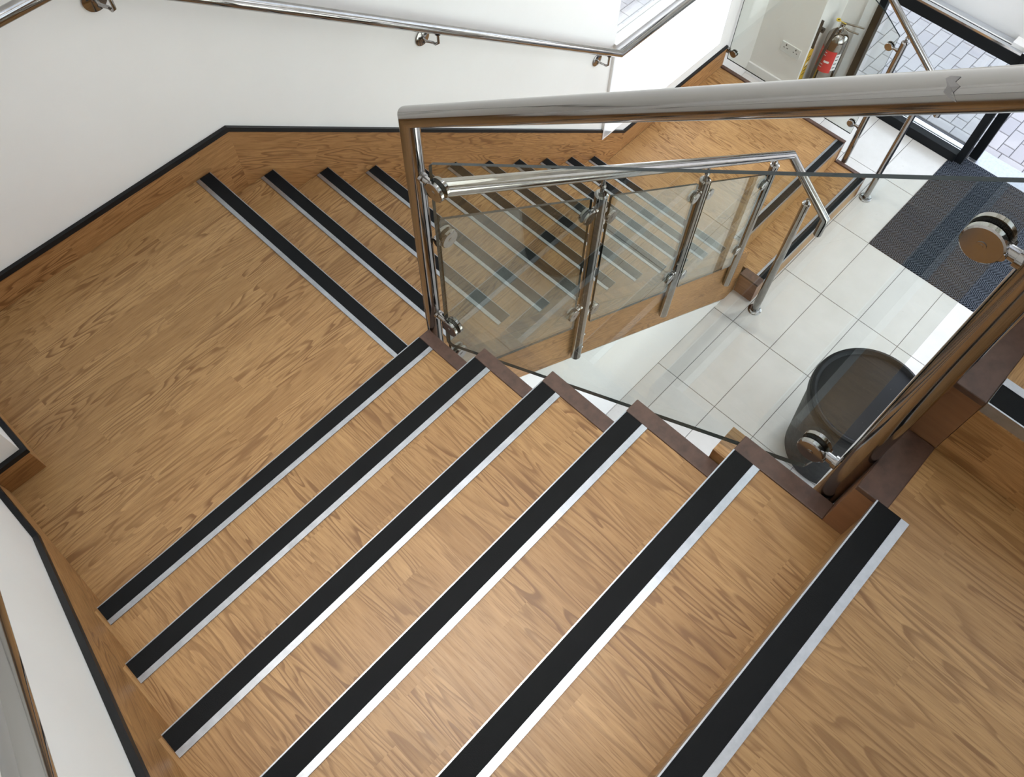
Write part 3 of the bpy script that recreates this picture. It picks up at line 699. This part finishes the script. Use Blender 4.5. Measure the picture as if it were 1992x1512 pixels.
ob('valve', B().tube([(EX, EY, vz), (EX, EY, vz + .045)], .019, 18).tube([(EX - .015, EY, vz + .02), (EX - .05, EY + .01, vz + .02)], .012, 14), 'steel_polished', ex, smooth=True)
lv = ob('lever', B().tube([(EX + .01, EY - .005, vz + .045), (EX + .015, EY - .06, vz + .055), (EX + .02, EY - .15, vz + .075)], .0075, 10), 'steel_satin', ex, smooth=True)
ob('carry_handle', B().tube([(EX, EY - .01, vz + .02), (EX + .005, EY - .06, vz + .012), (EX + .01, EY - .13, vz + .02)], .007, 10), 'steel_satin', ex, smooth=True)
ob('safety_pin', B().tube([(EX, EY + .03, vz + .05), (EX, EY - .02, vz + .05)], .003, 8).lathe((EX, EY + .045, vz + .05), [(.009, -.003), (.017, -.003), (.017, .003), (.009, .003), (.009, -.003)], 18), 'yellow', ex, smooth=True, label='yellow pull ring')
hp = []
for t in range(0, 13):
    u = t / 12; hp.append((EX - .05 - .055 * math.sin(u * 1.5), EY + .012 + .030 * u, vz + .02 - .52 * u ** 1.6))
ob('hose', B().tube(hp, .0115, 12), 'hose', ex, smooth=True)
ob('nozzle', B().tube([hp[-1], (hp[-1][0] + .002, hp[-1][1], hp[-1][2] - .055)], .012, 14, radii=[.013, .021]), 'hose', ex, smooth=True)
br = thing('extinguisher_hook', (4.52, .715, ZF + .56), 'small black wall hook above the extinguisher notice', 'hook')
ob('hook_plate', B().box(4.500, 4.508, .700, .7195, ZF + .46, ZF + .70), 'hose', br)
ob('hook_knob', B().tube([(4.545, .7195, ZF + .60), (4.545, .690, ZF + .60)], .020, 7), 'hose', br)

# double socket
so = thing('wall_socket', (4.47, .85, -1.93), 'white double power socket low on the wall by the extinguisher', 'socket')
ob('plate', B().box(4.460, 4.4695, .762, .932, -1.981, -1.897), 'socket_white', so, bevel=.003)
for yc in (.805, .889):
    ob('pin_hole', B().box(4.4592, 4.4602, yc - .004, yc + .004, -1.921, -1.907), 'dark_hole', so)
    for d in (-.014, .014): ob('pin_hole', B().box(4.4592, 4.4602, yc + d - .005, yc + d + .005, -1.942, -1.936), 'dark_hole', so)
    ob('rocker', B().box(4.4575, 4.4602, yc - .008 + (.024 if yc > .85 else -.024), yc + .008 + (.024 if yc > .85 else -.024), -1.921, -1.899), 'socket_white', so, bevel=.0015)

# recessed downlights of the stairwell
for x, y, tx, ty, ang, e, where in ((-.35, -.50, -.40, -.55, 27, 215, 'over the foreground flight'), (2.3, -.75, 2.3, -.75, 62, 40, 'over the tiled hall'),
                                    (3.7, -.75, 3.9, -.6, 62, 170, 'by the entrance'), (3.4, .3, 3.4, .3, 50, 120, 'over the lower landing')):
    t = thing('ceiling_downlight', (x, y, ZC), 'small recessed downlight in the ceiling ' + where, 'lamp', 'downlights in the stairwell ceiling')
    ob('trim_ring', B().lathe((x, y, ZC), [(.075, -.001), (.075, -.006), (.055, -.008), (.052, -.001)], 28), 'white_gloss', t, smooth=True)
    ob('lamp_face', B().lathe((x, y, ZC - .003), [(.0002, 0), (.051, 0)], 24), 'lamp_white', t)
    ld = bpy.data.lights.new('downlight_beam', 'SPOT'); ld.energy = e; ld.spot_size = math.radians(ang); ld.spot_blend = 1.0; ld.shadow_soft_size = .05; ld.color = (1, .965, .92)
    lo = bpy.data.objects.new('downlight_beam', ld); C.objects.link(lo); lo.parent = t; lo.location = (0, 0, -.012)
    lo.rotation_euler = Vector((tx - x, ty - y, -5.0)).to_track_quat('-Z', 'Y').to_euler()
